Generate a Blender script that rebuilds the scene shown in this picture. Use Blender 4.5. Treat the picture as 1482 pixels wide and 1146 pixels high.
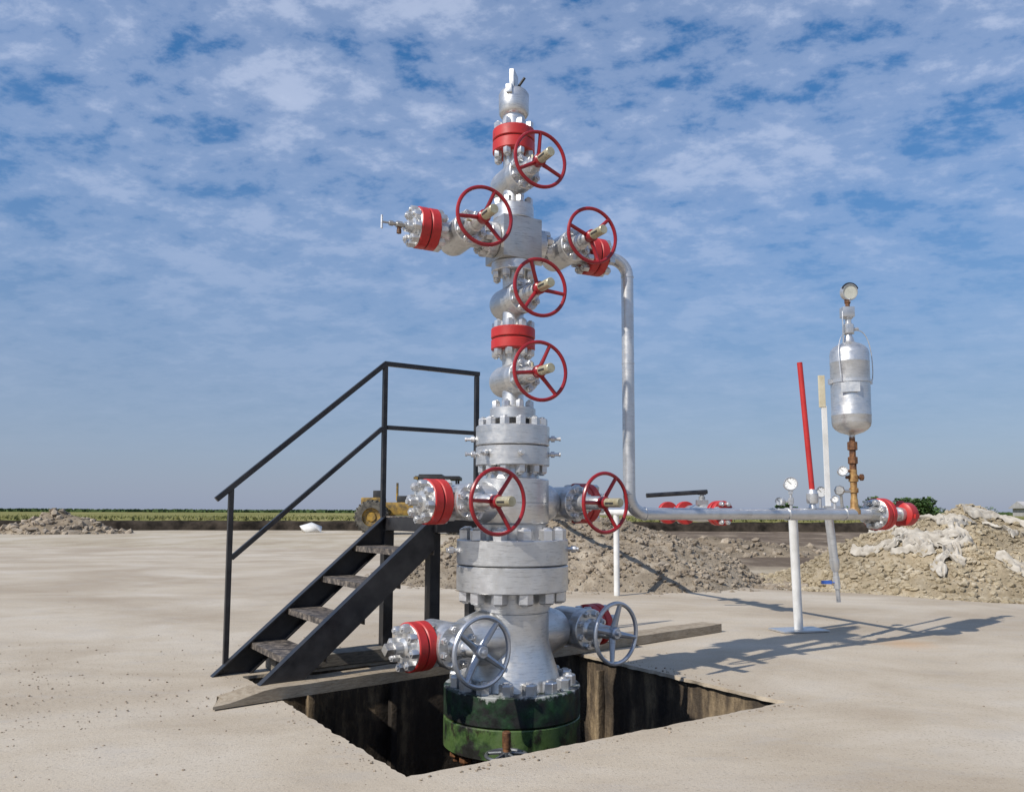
import bpy, bmesh, math, random
from mathutils import Vector, Matrix, noise
random.seed(7)
PI = math.pi
for o in list(bpy.data.objects): bpy.data.objects.remove(o)
SC = bpy.context.scene
COL = SC.collection

# ---------------------------------------------------------------- camera
cam_d = bpy.data.cameras.new('camera'); cam = bpy.data.objects.new('camera', cam_d); COL.objects.link(cam)
cam_d.sensor_fit = 'HORIZONTAL'; cam_d.sensor_width = 36.0; cam_d.lens = 36.0*1171/1482
cam_d.shift_y = 61.5/1482; cam_d.clip_start = .05; cam_d.clip_end = 20000
cam.matrix_world = Matrix.Translation((0, 0, .98)) @ Matrix.Rotation(math.radians(95.1), 4, 'X') @ Matrix.Rotation(math.radians(.2), 4, 'Z')
SC.camera = cam
SC.render.resolution_x = 1024; SC.render.resolution_y = 791

# ---------------------------------------------------------------- sky, sun, exposure
SH = Vector((.85, .75, -1.0))            # direction the sunlight travels
ELEV = math.atan2(1.0, math.hypot(SH.x, SH.y))
world = bpy.data.worlds.new('World'); SC.world = world; world.use_nodes = True
nt = world.node_tree; nt.nodes.clear()
def N(tree, t, **kw):
    n = tree.nodes.new(t)
    for k, v in kw.items():
        if k in n.inputs: n.inputs[k].default_value = v
        else: setattr(n, k, v)
    return n
def L(tree, a, ao, b, bi): tree.links.new(a.outputs[ao], b.inputs[bi])
def MATH(tree, op, a, b=None, clamp=False):
    n = tree.nodes.new('ShaderNodeMath'); n.operation = op; n.use_clamp = clamp
    for i, v in enumerate((a, b)):
        if v is None: continue
        if isinstance(v, (int, float)): n.inputs[i].default_value = v
        else: tree.links.new(v, n.inputs[i])
    return n.outputs[0]
def RAMP(tree, src, stops, interp='LINEAR'):
    n = tree.nodes.new('ShaderNodeValToRGB'); n.color_ramp.interpolation = interp
    e = n.color_ramp.elements
    while len(e) < len(stops): e.new(.5)
    for i, (p, c) in enumerate(stops):
        e[i].position = p; e[i].color = (c, c, c, 1) if isinstance(c, (int, float)) else (*c, 1)
    tree.links.new(src, n.inputs[0]); return n.outputs[0]
def MIX(tree, fac, a, b, blend='MIX'):
    n = tree.nodes.new('ShaderNodeMix'); n.data_type = 'RGBA'; n.blend_type = blend
    for i, v in ((0, fac), (6, a), (7, b)):
        if isinstance(v, (int, float)): n.inputs[i].default_value = v
        elif isinstance(v, tuple): n.inputs[i].default_value = (*v, 1)
        else: tree.links.new(v, n.inputs[i])
    return n.outputs[2]
sky = N(nt, 'ShaderNodeTexSky', sky_type='NISHITA', sun_disc=False, sun_elevation=ELEV, sun_rotation=math.atan2(-SH.x, -SH.y),
        altitude=100, air_density=1.0, dust_density=.4, ozone_density=2.0)
tc = N(nt, 'ShaderNodeTexCoord'); sep = N(nt, 'ShaderNodeSeparateXYZ'); L(nt, tc, 'Generated', sep, 0)
zz = MATH(nt, 'ADD', MATH(nt, 'MAXIMUM', sep.outputs[2], 0.0), .20)
cmb = N(nt, 'ShaderNodeCombineXYZ')
nt.links.new(MATH(nt, 'DIVIDE', sep.outputs[0], zz), cmb.inputs[0]); nt.links.new(MATH(nt, 'DIVIDE', sep.outputs[1], zz), cmb.inputs[1])
mp = N(nt, 'ShaderNodeMapping'); mp.inputs['Rotation'].default_value = (0, 0, .55); mp.inputs['Scale'].default_value = (1.0, 1.25, 1); mp.inputs['Location'].default_value = (.9, .3, 0)
L(nt, cmb, 0, mp, 0)
n1 = N(nt, 'ShaderNodeTexNoise', Scale=5.5, Detail=9.0, Roughness=.64, Distortion=.1); L(nt, mp, 0, n1, 'Vector')
n2 = N(nt, 'ShaderNodeTexNoise', Scale=1.3, Detail=3.0, Roughness=.5, Distortion=.3); L(nt, mp, 0, n2, 'Vector')
n3 = N(nt, 'ShaderNodeTexNoise', Scale=16.0, Detail=6.0, Roughness=.6); L(nt, mp, 0, n3, 'Vector')
s1 = MATH(nt, 'ADD', MATH(nt, 'MULTIPLY', n1.outputs[0], .62), MATH(nt, 'MULTIPLY', n2.outputs[0], .50))
s1 = MATH(nt, 'ADD', s1, MATH(nt, 'MULTIPLY', n3.outputs[0], .20))
cl = RAMP(nt, s1, [(.54, 0), (.65, .38), (.76, .78), (.92, 1)], 'EASE')
hor = RAMP(nt, sep.outputs[2], [(0.05, 0.0), (.20, .30), (.44, 1.0)])
clf = MATH(nt, 'MULTIPLY', MATH(nt, 'MULTIPLY', cl, hor), .78)
hz = RAMP(nt, sep.outputs[2], [(0.0, .92), (.15, .72), (.34, .34), (.65, 0.0)])
hs = N(nt, 'ShaderNodeHueSaturation', Saturation=1.5, Value=1.30); nt.links.new(sky.outputs[0], hs.inputs['Color'])
SKYC = MIX(nt, hz, hs.outputs[0], (2.7, 3.25, 4.7))
SKYC = MIX(nt, clf, SKYC, (6.5, 7.2, 9.0))
bg = N(nt, 'ShaderNodeBackground', Strength=.10); nt.links.new(SKYC, bg.inputs[0])
wo = N(nt, 'ShaderNodeOutputWorld'); L(nt, bg, 0, wo, 0)
sun_d = bpy.data.lights.new('sun', 'SUN'); sun_d.energy = 4.7; sun_d.angle = math.radians(.6); sun_d.color = (1, .94, .85)
sun = bpy.data.objects.new('sun', sun_d); COL.objects.link(sun)
sun.rotation_euler = SH.to_track_quat('-Z', 'Y').to_euler(); sun.location = (-8, -7, 10)
vs = SC.view_settings; vs.view_transform = 'Standard'; vs.look = 'None'; vs.exposure = 0.0; vs.gamma = 1; vs.use_curve_mapping = False

# ---------------------------------------------------------------- materials
MATS = {}
def newmat(name):
    m = bpy.data.materials.new(name); m.use_nodes = True; MATS[name] = m
    t = m.node_tree; b = t.nodes['Principled BSDF']; return m, t, b
def POS(t, scale=(1, 1, 1)):
    g = N(t, 'ShaderNodeNewGeometry'); mp = N(t, 'ShaderNodeMapping'); mp.inputs['Scale'].default_value = scale
    L(t, g, 'Position', mp, 0); return mp
def NOISE(t, sc, detail=4, rough=.55, scale=(1, 1, 1), dist=0.0):
    n = N(t, 'ShaderNodeTexNoise', Scale=sc, Detail=float(detail), Roughness=rough, Distortion=dist)
    L(t, POS(t, scale), 0, n, 'Vector'); return n.outputs[0]
def BUMP(t, b, h, strength=.3, dist=.01):
    n = N(t, 'ShaderNodeBump', Strength=strength, Distance=dist); t.links.new(h, n.inputs['Height']); L(t, n, 0, b, 'Normal')
def simple(name, c0, c1, sc=12, rough=.5, metal=0.0, scale=(1, 1, 1), bump=.0, lo=.35, hi=.65, r2=None, dist=.004, spec=.5):
    m, t, b = newmat(name)
    n = NOISE(t, sc, 5, .6, scale)
    t.links.new(RAMP(t, n, [(lo, c0), (hi, c1)]), b.inputs['Base Color'])
    b.inputs['Metallic'].default_value = metal; b.inputs['Specular IOR Level'].default_value = spec
    if r2 is None: b.inputs['Roughness'].default_value = rough
    else: t.links.new(RAMP(t, n, [(.3, rough), (.7, r2)]), b.inputs['Roughness'])
    if bump: BUMP(t, b, NOISE(t, sc*3, 4, .6, scale), bump, dist)
    return m
def silver(name, base, metal, rough, streak=.5, grime=(.36, .34, .30)):
    m, t, b = newmat(name)
    a = RAMP(t, NOISE(t, 9, 5, .6), [(.3, tuple(x*.84 for x in base)), (.7, base)])
    st = RAMP(t, NOISE(t, 5, 6, .7, (3, 3, 26)), [(.52, 0), (.70, streak)])
    a = MIX(t, st, a, tuple(x*.42 for x in base))
    gr = RAMP(t, NOISE(t, 6, 5, .65), [(.58, 0), (.78, .55)])
    a = MIX(t, gr, a, grime)
    t.links.new(a, b.inputs['Base Color'])
    b.inputs['Metallic'].default_value = metal
    t.links.new(RAMP(t, NOISE(t, 22, 4), [(.3, rough-.08), (.7, rough+.12)]), b.inputs['Roughness'])
    BUMP(t, b, NOISE(t, 60, 4), .12, .003)
    return m
silver('silver_paint', (.66, .66, .655), .80, .37, .65)
silver('silver_worn', (.50, .495, .48), .75, .38, .8, (.30, .25, .18))
silver('silver_wheel', (.44, .47, .52), .7, .38, .4)
silver('galvanised', (.64, .645, .65), .7, .36, .5)
silver('nut_steel', (.66, .66, .66), .78, .36, .5)
m, t, b = newmat('red_paint')
a = RAMP(t, NOISE(t, 10, 5), [(.3, (.38, .018, .017)), (.7, (.50, .030, .026))])
a = MIX(t, RAMP(t, NOISE(t, 30, 5, .7), [(.60, 0), (.70, .7)]), a, (.17, .025, .022)); t.links.new(a, b.inputs['Base Color'])
t.links.new(RAMP(t, NOISE(t, 9, 5), [(.3, .32), (.7, .62)]), b.inputs['Roughness']); BUMP(t, b, NOISE(t, 45, 3), .1, .003)
m, t, b = newmat('wheel_red')
a = RAMP(t, NOISE(t, 14, 5), [(.3, (.20, .008, .014)), (.7, (.33, .013, .018))])
a = MIX(t, RAMP(t, NOISE(t, 40, 5, .7), [(.66, 0), (.76, .6)]), a, (.10, .03, .025)); t.links.new(a, b.inputs['Base Color'])
b.inputs['Roughness'].default_value = .33
simple('stem_brass', (.36, .32, .20), (.52, .48, .34), 25, .38, .35, bump=.05)
simple('dark_gap', (.012, .012, .013), (.03, .03, .03), 20, .7)
simple('black_paint', (.010, .010, .012), (.030, .029, .030), 10, .30, 0, bump=.06, r2=.5)
simple('black_plastic', (.012, .012, .014), (.025, .025, .025), 10, .5)
m, t, b = newmat('rusty_tread')
a = RAMP(t, NOISE(t, 26, 6, .7), [(.36, (.022, .02, .02)), (.5, (.085, .072, .062)), (.66, (.26, .22, .18))])
t.links.new(a, b.inputs['Base Color']); b.inputs['Roughness'].default_value = .6; BUMP(t, b, NOISE(t, 90, 4), .5, .004)
simple('rust_brass', (.20, .085, .025), (.46, .30, .12), 30, .5, .3, bump=.2)
simple('rust_dark', (.07, .03, .015), (.24, .11, .045), 30, .6, .2, bump=.2)
simple('white_paint', (.60, .60, .58), (.74, .74, .73), 8, .45)
simple('cream_paint', (.50, .44, .30), (.62, .57, .43), 14, .5)
simple('dial_white', (.72, .72, .70), (.80, .80, .78), 8, .3)
simple('dial_cream', (.50, .50, .42), (.62, .62, .54), 20, .35)
silver('annulus_iron', (.20, .21, .22), .7, .4, .5, (.10, .06, .04))
simple('blue_plastic', (.03, .08, .35), (.04, .12, .45), 8, .4)
simple('yellow_paint', (.09, .065, .03), (.36, .22, .035), 5, .45, bump=.05)
simple('tyre_rubber', (.035, .033, .03), (.12, .11, .09), 6, .85, bump=.3)
m, t, b = newmat('green_flange')
a = RAMP(t, NOISE(t, 4.5, 6, .65), [(.45, (.014, .014, .012)), (.51, (.03, .06, .018)), (.56, (.060, .105, .030)), (.74, (.09, .14, .045))])
a = MIX(t, RAMP(t, NOISE(t, 16, 6, .75, (1, 1, .5)), [(.52, 0), (.60, .92)]), a, (.018, .013, .010))
a = MIX(t, RAMP(t, NOISE(t, 34, 5, .7), [(.66, 0), (.74, .8)]), a, (.30, .27, .2))
t.links.new(a, b.inputs['Base Color']); t.links.new(RAMP(t, NOISE(t, 20), [(.3, .28), (.7, .7)]), b.inputs['Roughness']); BUMP(t, b, NOISE(t, 60, 5), .3, .003)
m, t, b = newmat('green_flange_silvered')
a = RAMP(t, NOISE(t, 8, 6, .65), [(.42, (.012, .012, .011)), (.54, (.014, .035, .016)), (.66, (.03, .085, .03))])
sz = N(t, 'ShaderNodeSeparateXYZ'); L(t, POS(t), 0, sz, 0)
drip = MATH(t, 'ADD', MATH(t, 'MULTIPLY', sz.outputs[2], 6.0), MATH(t, 'MULTIPLY', NOISE(t, 11, 7, .75, (1, 1, .6)), 1.4))
a = MIX(t, RAMP(t, MATH(t, 'MULTIPLY', drip, .5), [(.50, 0), (.56, .85)]), a, (.40, .41, .40))
t.links.new(a, b.inputs['Base Color']); t.links.new(RAMP(t, NOISE(t, 20), [(.3, .28), (.7, .7)]), b.inputs['Roughness']); BUMP(t, b, NOISE(t, 60, 5), .3, .003)
# pad concrete
m, t, b = newmat('pad_concrete')
a = RAMP(t, NOISE(t, .55, 6, .62, (1, 1.7, 1), .5), [(.30, (.36, .295, .215)), (.50, (.465, .40, .31)), (.70, (.53, .475, .395))])
a = MIX(t, RAMP(t, NOISE(t, .3, 5, .6, (1, 1, 1), .8), [(.47, 0), (.63, .7)]), a, (.33, .265, .19))
a = MIX(t, RAMP(t, NOISE(t, 60, 4, .75), [(.30, .8), (.45, 0)]), a, (.22, .18, .14))
a = MIX(t, RAMP(t, NOISE(t, 130, 3, .7), [(.58, 0), (.72, .5)]), a, (.60, .56, .50))
a = MIX(t, RAMP(t, NOISE(t, 2.2, 6, .7, (1, 1.8, 1), .4), [(.52, 0), (.70, .45)]), a, (.40, .365, .32))
a = MIX(t, RAMP(t, NOISE(t, 7, 6, .72), [(.60, 0), (.74, .5)]), a, (.30, .25, .19))
a = MIX(t, RAMP(t, NOISE(t, 9, 5, .7, (1, 2.4, 1)), [(.72, 0), (.76, .85)]), a, (.13, .10, .075))
# an orange rust spill on the slab
g = N(t, 'ShaderNodeNewGeometry'); vd = N(t, 'ShaderNodeVectorMath', operation='DISTANCE'); L(t, g, 'Position', vd, 0); vd.inputs[1].default_value = (2.95, 6.15, 0)
sp = MATH(t, 'ADD', vd.outputs['Value'], MATH(t, 'MULTIPLY', NOISE(t, 3.5, 5, .7), .5))
a = MIX(t, RAMP(t, sp, [(.32, .30), (.55, 0)]), a, (.52, .26, .08))
t.links.new(a, b.inputs['Base Color']); b.inputs['Roughness'].default_value = .85; b.inputs['Specular IOR Level'].default_value = .25
bb = MATH(t, 'ADD', NOISE(t, 90, 5, .7), MATH(t, 'MULTIPLY', NOISE(t, 5, 5, .6), 1.5)); BUMP(t, b, bb, .45, .008)
# soil around
m, t, b = newmat('soil')
g = N(t, 'ShaderNodeNewGeometry'); sx = N(t, 'ShaderNodeSeparateXYZ'); L(t, g, 'Position', sx, 0)
light = RAMP(t, NOISE(t, .5, 6, .65, (1, .45, 1)), [(.3, (.34, .28, .20)), (.5, (.44, .38, .29)), (.7, (.53, .48, .40))])
darks = RAMP(t, NOISE(t, .8, 7, .7, (1, .35, 1)), [(.3, (.085, .065, .048)), (.5, (.15, .115, .085)), (.68, (.32, .26, .19))])
e = MATH(t, 'ADD', MATH(t, 'MULTIPLY', MATH(t, 'SUBTRACT', sx.outputs[0], 2.2), .10), MATH(t, 'MULTIPLY', MATH(t, 'SUBTRACT', sx.outputs[1], 12.5), .07))
e = MATH(t, 'ADD', e, MATH(t, 'MULTIPLY', MATH(t, 'SUBTRACT', NOISE(t, .35, 5, .6), .5), 1.6))
gate = MATH(t, 'MULTIPLY', RAMP(t, e, [(.15, 0), (.5, 1)]), RAMP(t, MATH(t, 'MULTIPLY', sx.outputs[0], .1), [(.02, 0), (.16, 1)]))
a = MIX(t, gate, light, darks)
t.links.new(a, b.inputs['Base Color']); b.inputs['Roughness'].default_value = .95; b.inputs['Specular IOR Level'].default_value = .1
BUMP(t, b, MATH(t, 'ADD', NOISE(t, 6, 6, .7), MATH(t, 'MULTIPLY', NOISE(t, 40, 4, .7), .4)), .7, .05)
m, t, b = newmat('cellar_concrete')
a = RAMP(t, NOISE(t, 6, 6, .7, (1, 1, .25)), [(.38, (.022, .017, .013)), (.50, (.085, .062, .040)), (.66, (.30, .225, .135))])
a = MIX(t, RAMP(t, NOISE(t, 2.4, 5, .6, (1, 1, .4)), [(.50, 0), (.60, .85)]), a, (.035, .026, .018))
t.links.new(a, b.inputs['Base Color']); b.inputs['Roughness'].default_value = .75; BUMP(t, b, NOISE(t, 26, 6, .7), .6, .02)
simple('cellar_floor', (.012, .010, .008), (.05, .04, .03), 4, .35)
m, t, b = newmat('old_timber')
a = RAMP(t, NOISE(t, 4, 6, .7, (5, 5, 30)), [(.3, (.17, .135, .095)), (.5, (.29, .235, .165)), (.7, (.38, .325, .25))])
a = MIX(t, RAMP(t, NOISE(t, 3, 5, .6), [(.5, 0), (.7, .6)]), a, (.40, .34, .26))
t.links.new(a, b.inputs['Base Color']); b.inputs['Roughness'].default_value = .85; BUMP(t, b, NOISE(t, 5, 6, .7, (6, 6, 34)), .6, .008)
m, t, b = newmat('grey_timber')
a = RAMP(t, NOISE(t, 4, 6, .7, (5, 5, 30)), [(.3, (.09, .08, .065)), (.55, (.20, .175, .14)), (.75, (.29, .26, .21))])
t.links.new(a, b.inputs['Base Color']); b.inputs['Roughness'].default_value = .85; BUMP(t, b, NOISE(t, 5, 6, .7, (6, 6, 34)), .6, .008)
def dirtmat(name, stops, sc):
    m, t, b = newmat(name)
    a = RAMP(t, NOISE(t, sc, 7, .7), stops); a = MIX(t, RAMP(t, NOISE(t, .9, 5, .6), [(.42, 0), (.62, .75)]), a, tuple(x*.62 for x in stops[1][1]))
    t.links.new(a, b.inputs['Base Color']); b.inputs['Roughness'].default_value = .95; b.inputs['Specular IOR Level'].default_value = .1
    BUMP(t, b, NOISE(t, 24, 6, .75), .9, .04)
dirtmat('mound_grey', [(.3, (.19, .155, .115)), (.5, (.36, .30, .225)), (.7, (.50, .44, .35))], 5)
dirtmat('mound_yellow', [(.3, (.24, .19, .12)), (.5, (.42, .345, .235)), (.7, (.56, .49, .37))], 5)
dirtmat('mound_far', [(.3, (.16, .125, .09)), (.5, (.27, .22, .16)), (.7, (.38, .32, .24))], 1.2)
dirtmat('rubble_grey', [(.3, (.20, .16, .12)), (.5, (.36, .30, .23)), (.7, (.50, .44, .36))], 3)
dirtmat('rubble_yellow', [(.3, (.30, .24, .15)), (.5, (.50, .42, .29)), (.7, (.64, .57, .45))], 3)
simple('fabric_cloth', (.30, .27, .225), (.50, .465, .405), 7, .9, bump=.3, spec=.1)
simple('bank_earth', (.012, .010, .008), (.055, .044, .034), 1.6, .95, bump=.6, dist=.05, spec=.1)
m, t, b = newmat('grass_ground')
a = RAMP(t, NOISE(t, .25, 7, .7, (1, .18, 1)), [(.3, (.12, .13, .035)), (.5, (.20, .19, .065)), (.7, (.30, .26, .11))])
t.links.new(a, b.inputs['Base Color']); b.inputs['Roughness'].default_value = .95; b.inputs['Specular IOR Level'].default_value = .1
simple('grass_blade', (.10, .115, .035), (.20, .185, .07), .6, .8, spec=.2)
simple('crop_leaf', (.035, .065, .022), (.075, .115, .04), .3, .8, spec=.2)
simple('bush_leaf', (.035, .075, .022), (.085, .145, .045), 2.5, .7, spec=.3)
simple('bark', (.10, .07, .05), (.18, .14, .10), 8, .9)
simple('shed_grey', (.34, .33, .32), (.44, .43, .42), 2, .8)
simple('pebble', (.17, .135, .10), (.36, .30, .23), 12, .95, spec=.1)
simple('glass_dark', (.02, .025, .03), (.03, .035, .04), 3, .15)
M_ = lambda k: MATS[k]

# ---------------------------------------------------------------- mesh helpers
class MB:
    def __init__(s): s.v = []; s.f = []
    def add(s, vs, fs, M=None):
        o = len(s.v); s.v += [tuple((M @ Vector(p)) if M else p) for p in vs]; s.f += [tuple(i+o for i in f) for f in fs]; return s
    def lathe(s, prof, n=32, M=None, arc=None):
        vs, fs = [], []; idx = []
        for r, z in prof:
            if r < 1e-6: idx.append([len(vs)]); vs.append((0, 0, z))
            else:
                idx.append(list(range(len(vs), len(vs)+n)))
                vs += [(r*math.cos(2*PI*k/n), r*math.sin(2*PI*k/n), z) for k in range(n)]
        for a, b in zip(idx, idx[1:]):
            for k in range(n):
                k2 = (k+1) % n
                q = [a[k % len(a)], a[k2 % len(a)], b[k2 % len(b)], b[k % len(b)]]
                q = list(dict.fromkeys(q))
                if len(q) > 2: fs.append(tuple(q))
        return s.add(vs, fs, M)
    def box(s, sx, sy, sz, M=None, c=(0, 0, 0)):
        x, y, z = sx/2, sy/2, sz/2
        vs = [(c[0]+a*x, c[1]+b*y, c[2]+d*z) for a in (-1, 1) for b in (-1, 1) for d in (-1, 1)]
        return s.add(vs, [(0, 1, 3, 2), (4, 6, 7, 5), (0, 4, 5, 1), (2, 3, 7, 6), (0, 2, 6, 4), (1, 5, 7, 3)], M)
    def tube(s, pts, r, n=12, M=None, closed=False, cap=True):
        pts = [Vector(p) for p in pts]; m = len(pts); vs, fs = [], []
        rs = r if isinstance(r, (list, tuple)) else [r]*m
        up = None
        for i, p in enumerate(pts):
            if closed: d = pts[(i+1) % m]-pts[i-1]
            else: d = pts[min(i+1, m-1)]-pts[max(i-1, 0)]
            d.normalize()
            if up is None: up = d.orthogonal().normalized()
            else: up = (up-d*up.dot(d)).normalized()
            w = d.cross(up)
            vs += [tuple(p+(up*math.cos(2*PI*k/n)+w*math.sin(2*PI*k/n))*rs[i]) for k in range(n)]
        for i in range(m if closed else m-1):
            a, b = i*n, ((i+1) % m)*n
            for k in range(n): fs.append((a+k, a+(k+1) % n, b+(k+1) % n, b+k))
        if cap and not closed: fs.append(tuple(range(n-1, -1, -1))); fs.append(tuple((m-1)*n+k for k in range(n)))
        return s.add(vs, fs, M)
    def mesh(s, name, mat, smooth=35, bevel=0):
        me = bpy.data.meshes.new(name); me.from_pydata(s.v, [], s.f)
        bm = bmesh.new(); bm.from_mesh(me); bmesh.ops.recalc_face_normals(bm, faces=bm.faces)
        if bevel:
            ed = [e for e in bm.edges if len(e.link_faces) == 2 and e.calc_face_angle(0) > .6]
            bmesh.ops.bevel(bm, geom=ed, offset=bevel, segments=2, profile=.6, affect='EDGES')
        bm.to_mesh(me); bm.free()
        if smooth:
            me.polygons.foreach_set('use_smooth', [True]*len(me.polygons)); me.set_sharp_from_angle(angle=math.radians(smooth))
        me.materials.append(M_(mat)); return me
def ob(name, me, parent=None, M=None):
    o = bpy.data.objects.new(name, me); COL.objects.link(o)
    if parent: o.parent = parent
    if M is not None: o.matrix_local = M
    return o
def tag(o, label=None, cat=None, group=None, kind=None):
    for k, v in (('label', label), ('category', cat), ('group', group), ('kind', kind)):
        if v: o[k] = v
    return o
def empty(name, loc, label, cat, group=None, rz=0):
    o = bpy.data.objects.new(name, None); COL.objects.link(o); o.empty_display_size = .1
    o.matrix_local = Matrix.Translation(loc) @ Matrix.Rotation(rz, 4, 'Z')
    return tag(o, label, cat, group)
T = Matrix.Translation
def frame(loc, z, x=None):
    z = Vector(z).normalized()
    x = Vector(x) if x is not None else z.orthogonal()
    x = (x-z*x.dot(z)).normalized(); y = z.cross(x)
    return T(loc) @ Matrix((x, y, z)).transposed().to_4x4()
RX = Matrix.Rotation(PI/2, 4, 'Y')     # maps local Z onto X
def disc(r, z0, z1, c=.004): return [(0, z0), (r-c, z0), (r, z0+c), (r, z1-c), (r-c, z1), (0, z1)]

# ---------------------------------------------------------------- shared fastener meshes
def nut_mesh(name, w, h, stud, mat='nut_steel'):
    m = MB(); r = w/math.sqrt(3)
    m.lathe([(0, 0), (r, 0), (r, h*.86), (r*.86, h), (0, h)], 6)
    m.lathe([(w*.29, h*.9), (w*.29, h+stud), (w*.24, h+stud+.003), (0, h+stud+.003)], 8)
    return m.mesh(name, mat, 30)
NUT_S = nut_mesh('nut_small', .041, .036, .005)
NUT_B = nut_mesh('nut_bonnet', .033, .024, .005)
NUT_M = nut_mesh('nut_medium', .050, .040, .006)
NUT_L = nut_mesh('nut_large', .074, .058, .006)
NUT_G = nut_mesh('nut_base', .066, .056, .004)
NUT_R = nut_mesh('nut_rusty', .060, .05, .02, 'rust_dark')
def ring_nuts(par, me, n, r, z, up=1, ph=0.0, name='nut'):
    for k in range(n):
        a = 2*PI*(k+.5)/n+ph
        M = T((r*math.cos(a), r*math.sin(a), z)) @ Matrix.Rotation(a+random.uniform(-.5, .5), 4, 'Z')
        if up < 0: M = M @ Matrix.Rotation(PI, 4, 'X')
        ob(name, me, par, M)

# ---------------------------------------------------------------- GROUND, PAD, CELLAR
Np = Vector((-.386, 3.088, 0)); E1 = Vector((.832, .554, 0)); E2 = Vector((-.554, .832, 0)); HS = 2.17
def cel(u, v, z=0.0): return Np+E1*u+E2*v+Vector((0, 0, z))
def hole_ring(n, z, jit, seed):
    pts = []
    for side in range(4):
        for k in range(n):
            s = HS*k/n
            u, v = [(s, 0), (HS, s), (HS-s, HS), (0, HS-s)][side]
            j = jit*(noise.noise(Vector((u*9+seed, v*9, 3.1)))+.9*noise.noise(Vector((u*31, v*31+seed, 7.7)))) if k else 0
            nu, nv = [(0, -1), (1, 0), (0, 1), (-1, 0)][side]
            p = cel(u+nu*j, v+nv*j, z); pts.append(p)
    return pts
NSEG = 90
top = hole_ring(NSEG, .0, .011, 1.0)
lip = hole_ring(NSEG, -.02, .014, 1.6)
# pad: rings growing from the hole outline to the pad outline
PADO = [(12.5, 3.9), (5.55, 8.89), (2.43, 11.1), (-1.5, 13.3), (-2.6, 17), (-3.5, 20.6), (-13, 21.6), (-30, 22.3), (-30, -12), (12.5, -12)]
def outline(poly, q):
    # point on polygon from the hole centre in direction of q
    c = cel(HS/2, HS/2); d = (q-c); d.z = 0; best = None
    for (x0, y0), (x1, y1) in zip(poly, poly[1:]+poly[:1]):
        ex, ey = x1-x0, y1-y0; den = d.x*ey-d.y*ex
        if abs(den) < 1e-9: continue
        tt = ((x0-c.x)*ey-(y0-c.y)*ex)/den; uu = ((x0-c.x)*d.y-(y0-c.y)*d.x)/den
        if tt > 0 and -1e-6 <= uu <= 1+1e-6 and (best is None or tt > best): best = tt
    return c+d*best
def pad_rings():
    m = MB(); n = len(top)
    base = hole_ring(NSEG, 0, 0, 0)
    out = []
    for i in range(n):
        o = outline(PADO, base[i]); j = .25*noise.noise(Vector((o.x*.8, o.y*.8, 1)))
        out.append(o+(o-cel(HS/2, HS/2)).normalized()*j)
    rows = [lip, top]
    for f in (.02, .06, .13, .25, .45, .7, 1.0):
        rows.append([top[i].lerp(out[i], f)+Vector((0, 0, .006*noise.noise(Vector((top[i].lerp(out[i], f)*1.3)))*(1 if f < 1 else 0))) for i in range(n)])
    rows.append([p+Vector((0, 0, -.06)) for p in rows[-1]])
    vs = [tuple(p) for r in rows for p in r]; fs = []
    for a in range(len(rows)-1):
        for k in range(n): fs.append((a*n+k, a*n+(k+1) % n, (a+1)*n+(k+1) % n, (a+1)*n+k))
    m.add(vs, fs); return m
pad = ob('concrete_pad', pad_rings().mesh('concrete_pad', 'pad_concrete', 40)); tag(pad, kind='structure')
# ground sheet with the same square opening
m = MB(); n = 4*NSEG
h0 = hole_ring(NSEG, -.03, 0, 0); h0 = [p+(p-cel(HS/2, HS/2)).normalized()*.12 for p in h0]
far = []
for p in h0:
    d = (p-cel(HS/2, HS/2)); d.z = 0; d.normalize(); far.append(d)
rows = [h0]
for R in (6, 12, 24, 48, 120, 400, 1500, 6000): rows.append([cel(HS/2, HS/2, -.03)+d*R for d in far])
vs_ = [tuple(p) for r in rows for p in r]
fs_ = [(a*n+k, a*n+(k+1) % n, (a+1)*n+(k+1) % n, (a+1)*n+k) for a in range(len(rows)-1) for k in range(n)]
m.add(vs_, fs_); tag(ob('ground', m.mesh('ground', 'soil', 40)), kind='structure')
# cellar walls and floor
def wallgrid(a, b, z0, z1, nu, nz, nrm):
    m = MB(); vs, fs = [], []
    for j in range(nz+1):
        for i in range(nu+1):
            p = a.lerp(b, i/nu); z = z0+(z1-z0)*j/nz
            d = .012*noise.noise(Vector((p.x*5, p.y*5, z*5)))+.008*noise.noise(Vector((p.x*17, p.y*17, z*17)))
            vs.append(tuple(p+nrm*d+Vector((0, 0, z))))
    for j in range(nz):
        for i in range(nu): q = j*(nu+1)+i; fs.append((q, q+1, q+nu+2, q+nu+1))
    m.add(vs, fs); return m
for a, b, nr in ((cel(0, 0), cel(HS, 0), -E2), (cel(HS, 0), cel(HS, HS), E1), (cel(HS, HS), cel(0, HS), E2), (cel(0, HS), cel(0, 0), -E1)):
    o = ob('cellar_wall', wallgrid(a+nr*.03, b+nr*.03, -1.25, -.008, 40, 20, nr).mesh('cellar_wall', 'cellar_concrete', 60)); tag(o, kind='structure')
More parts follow.
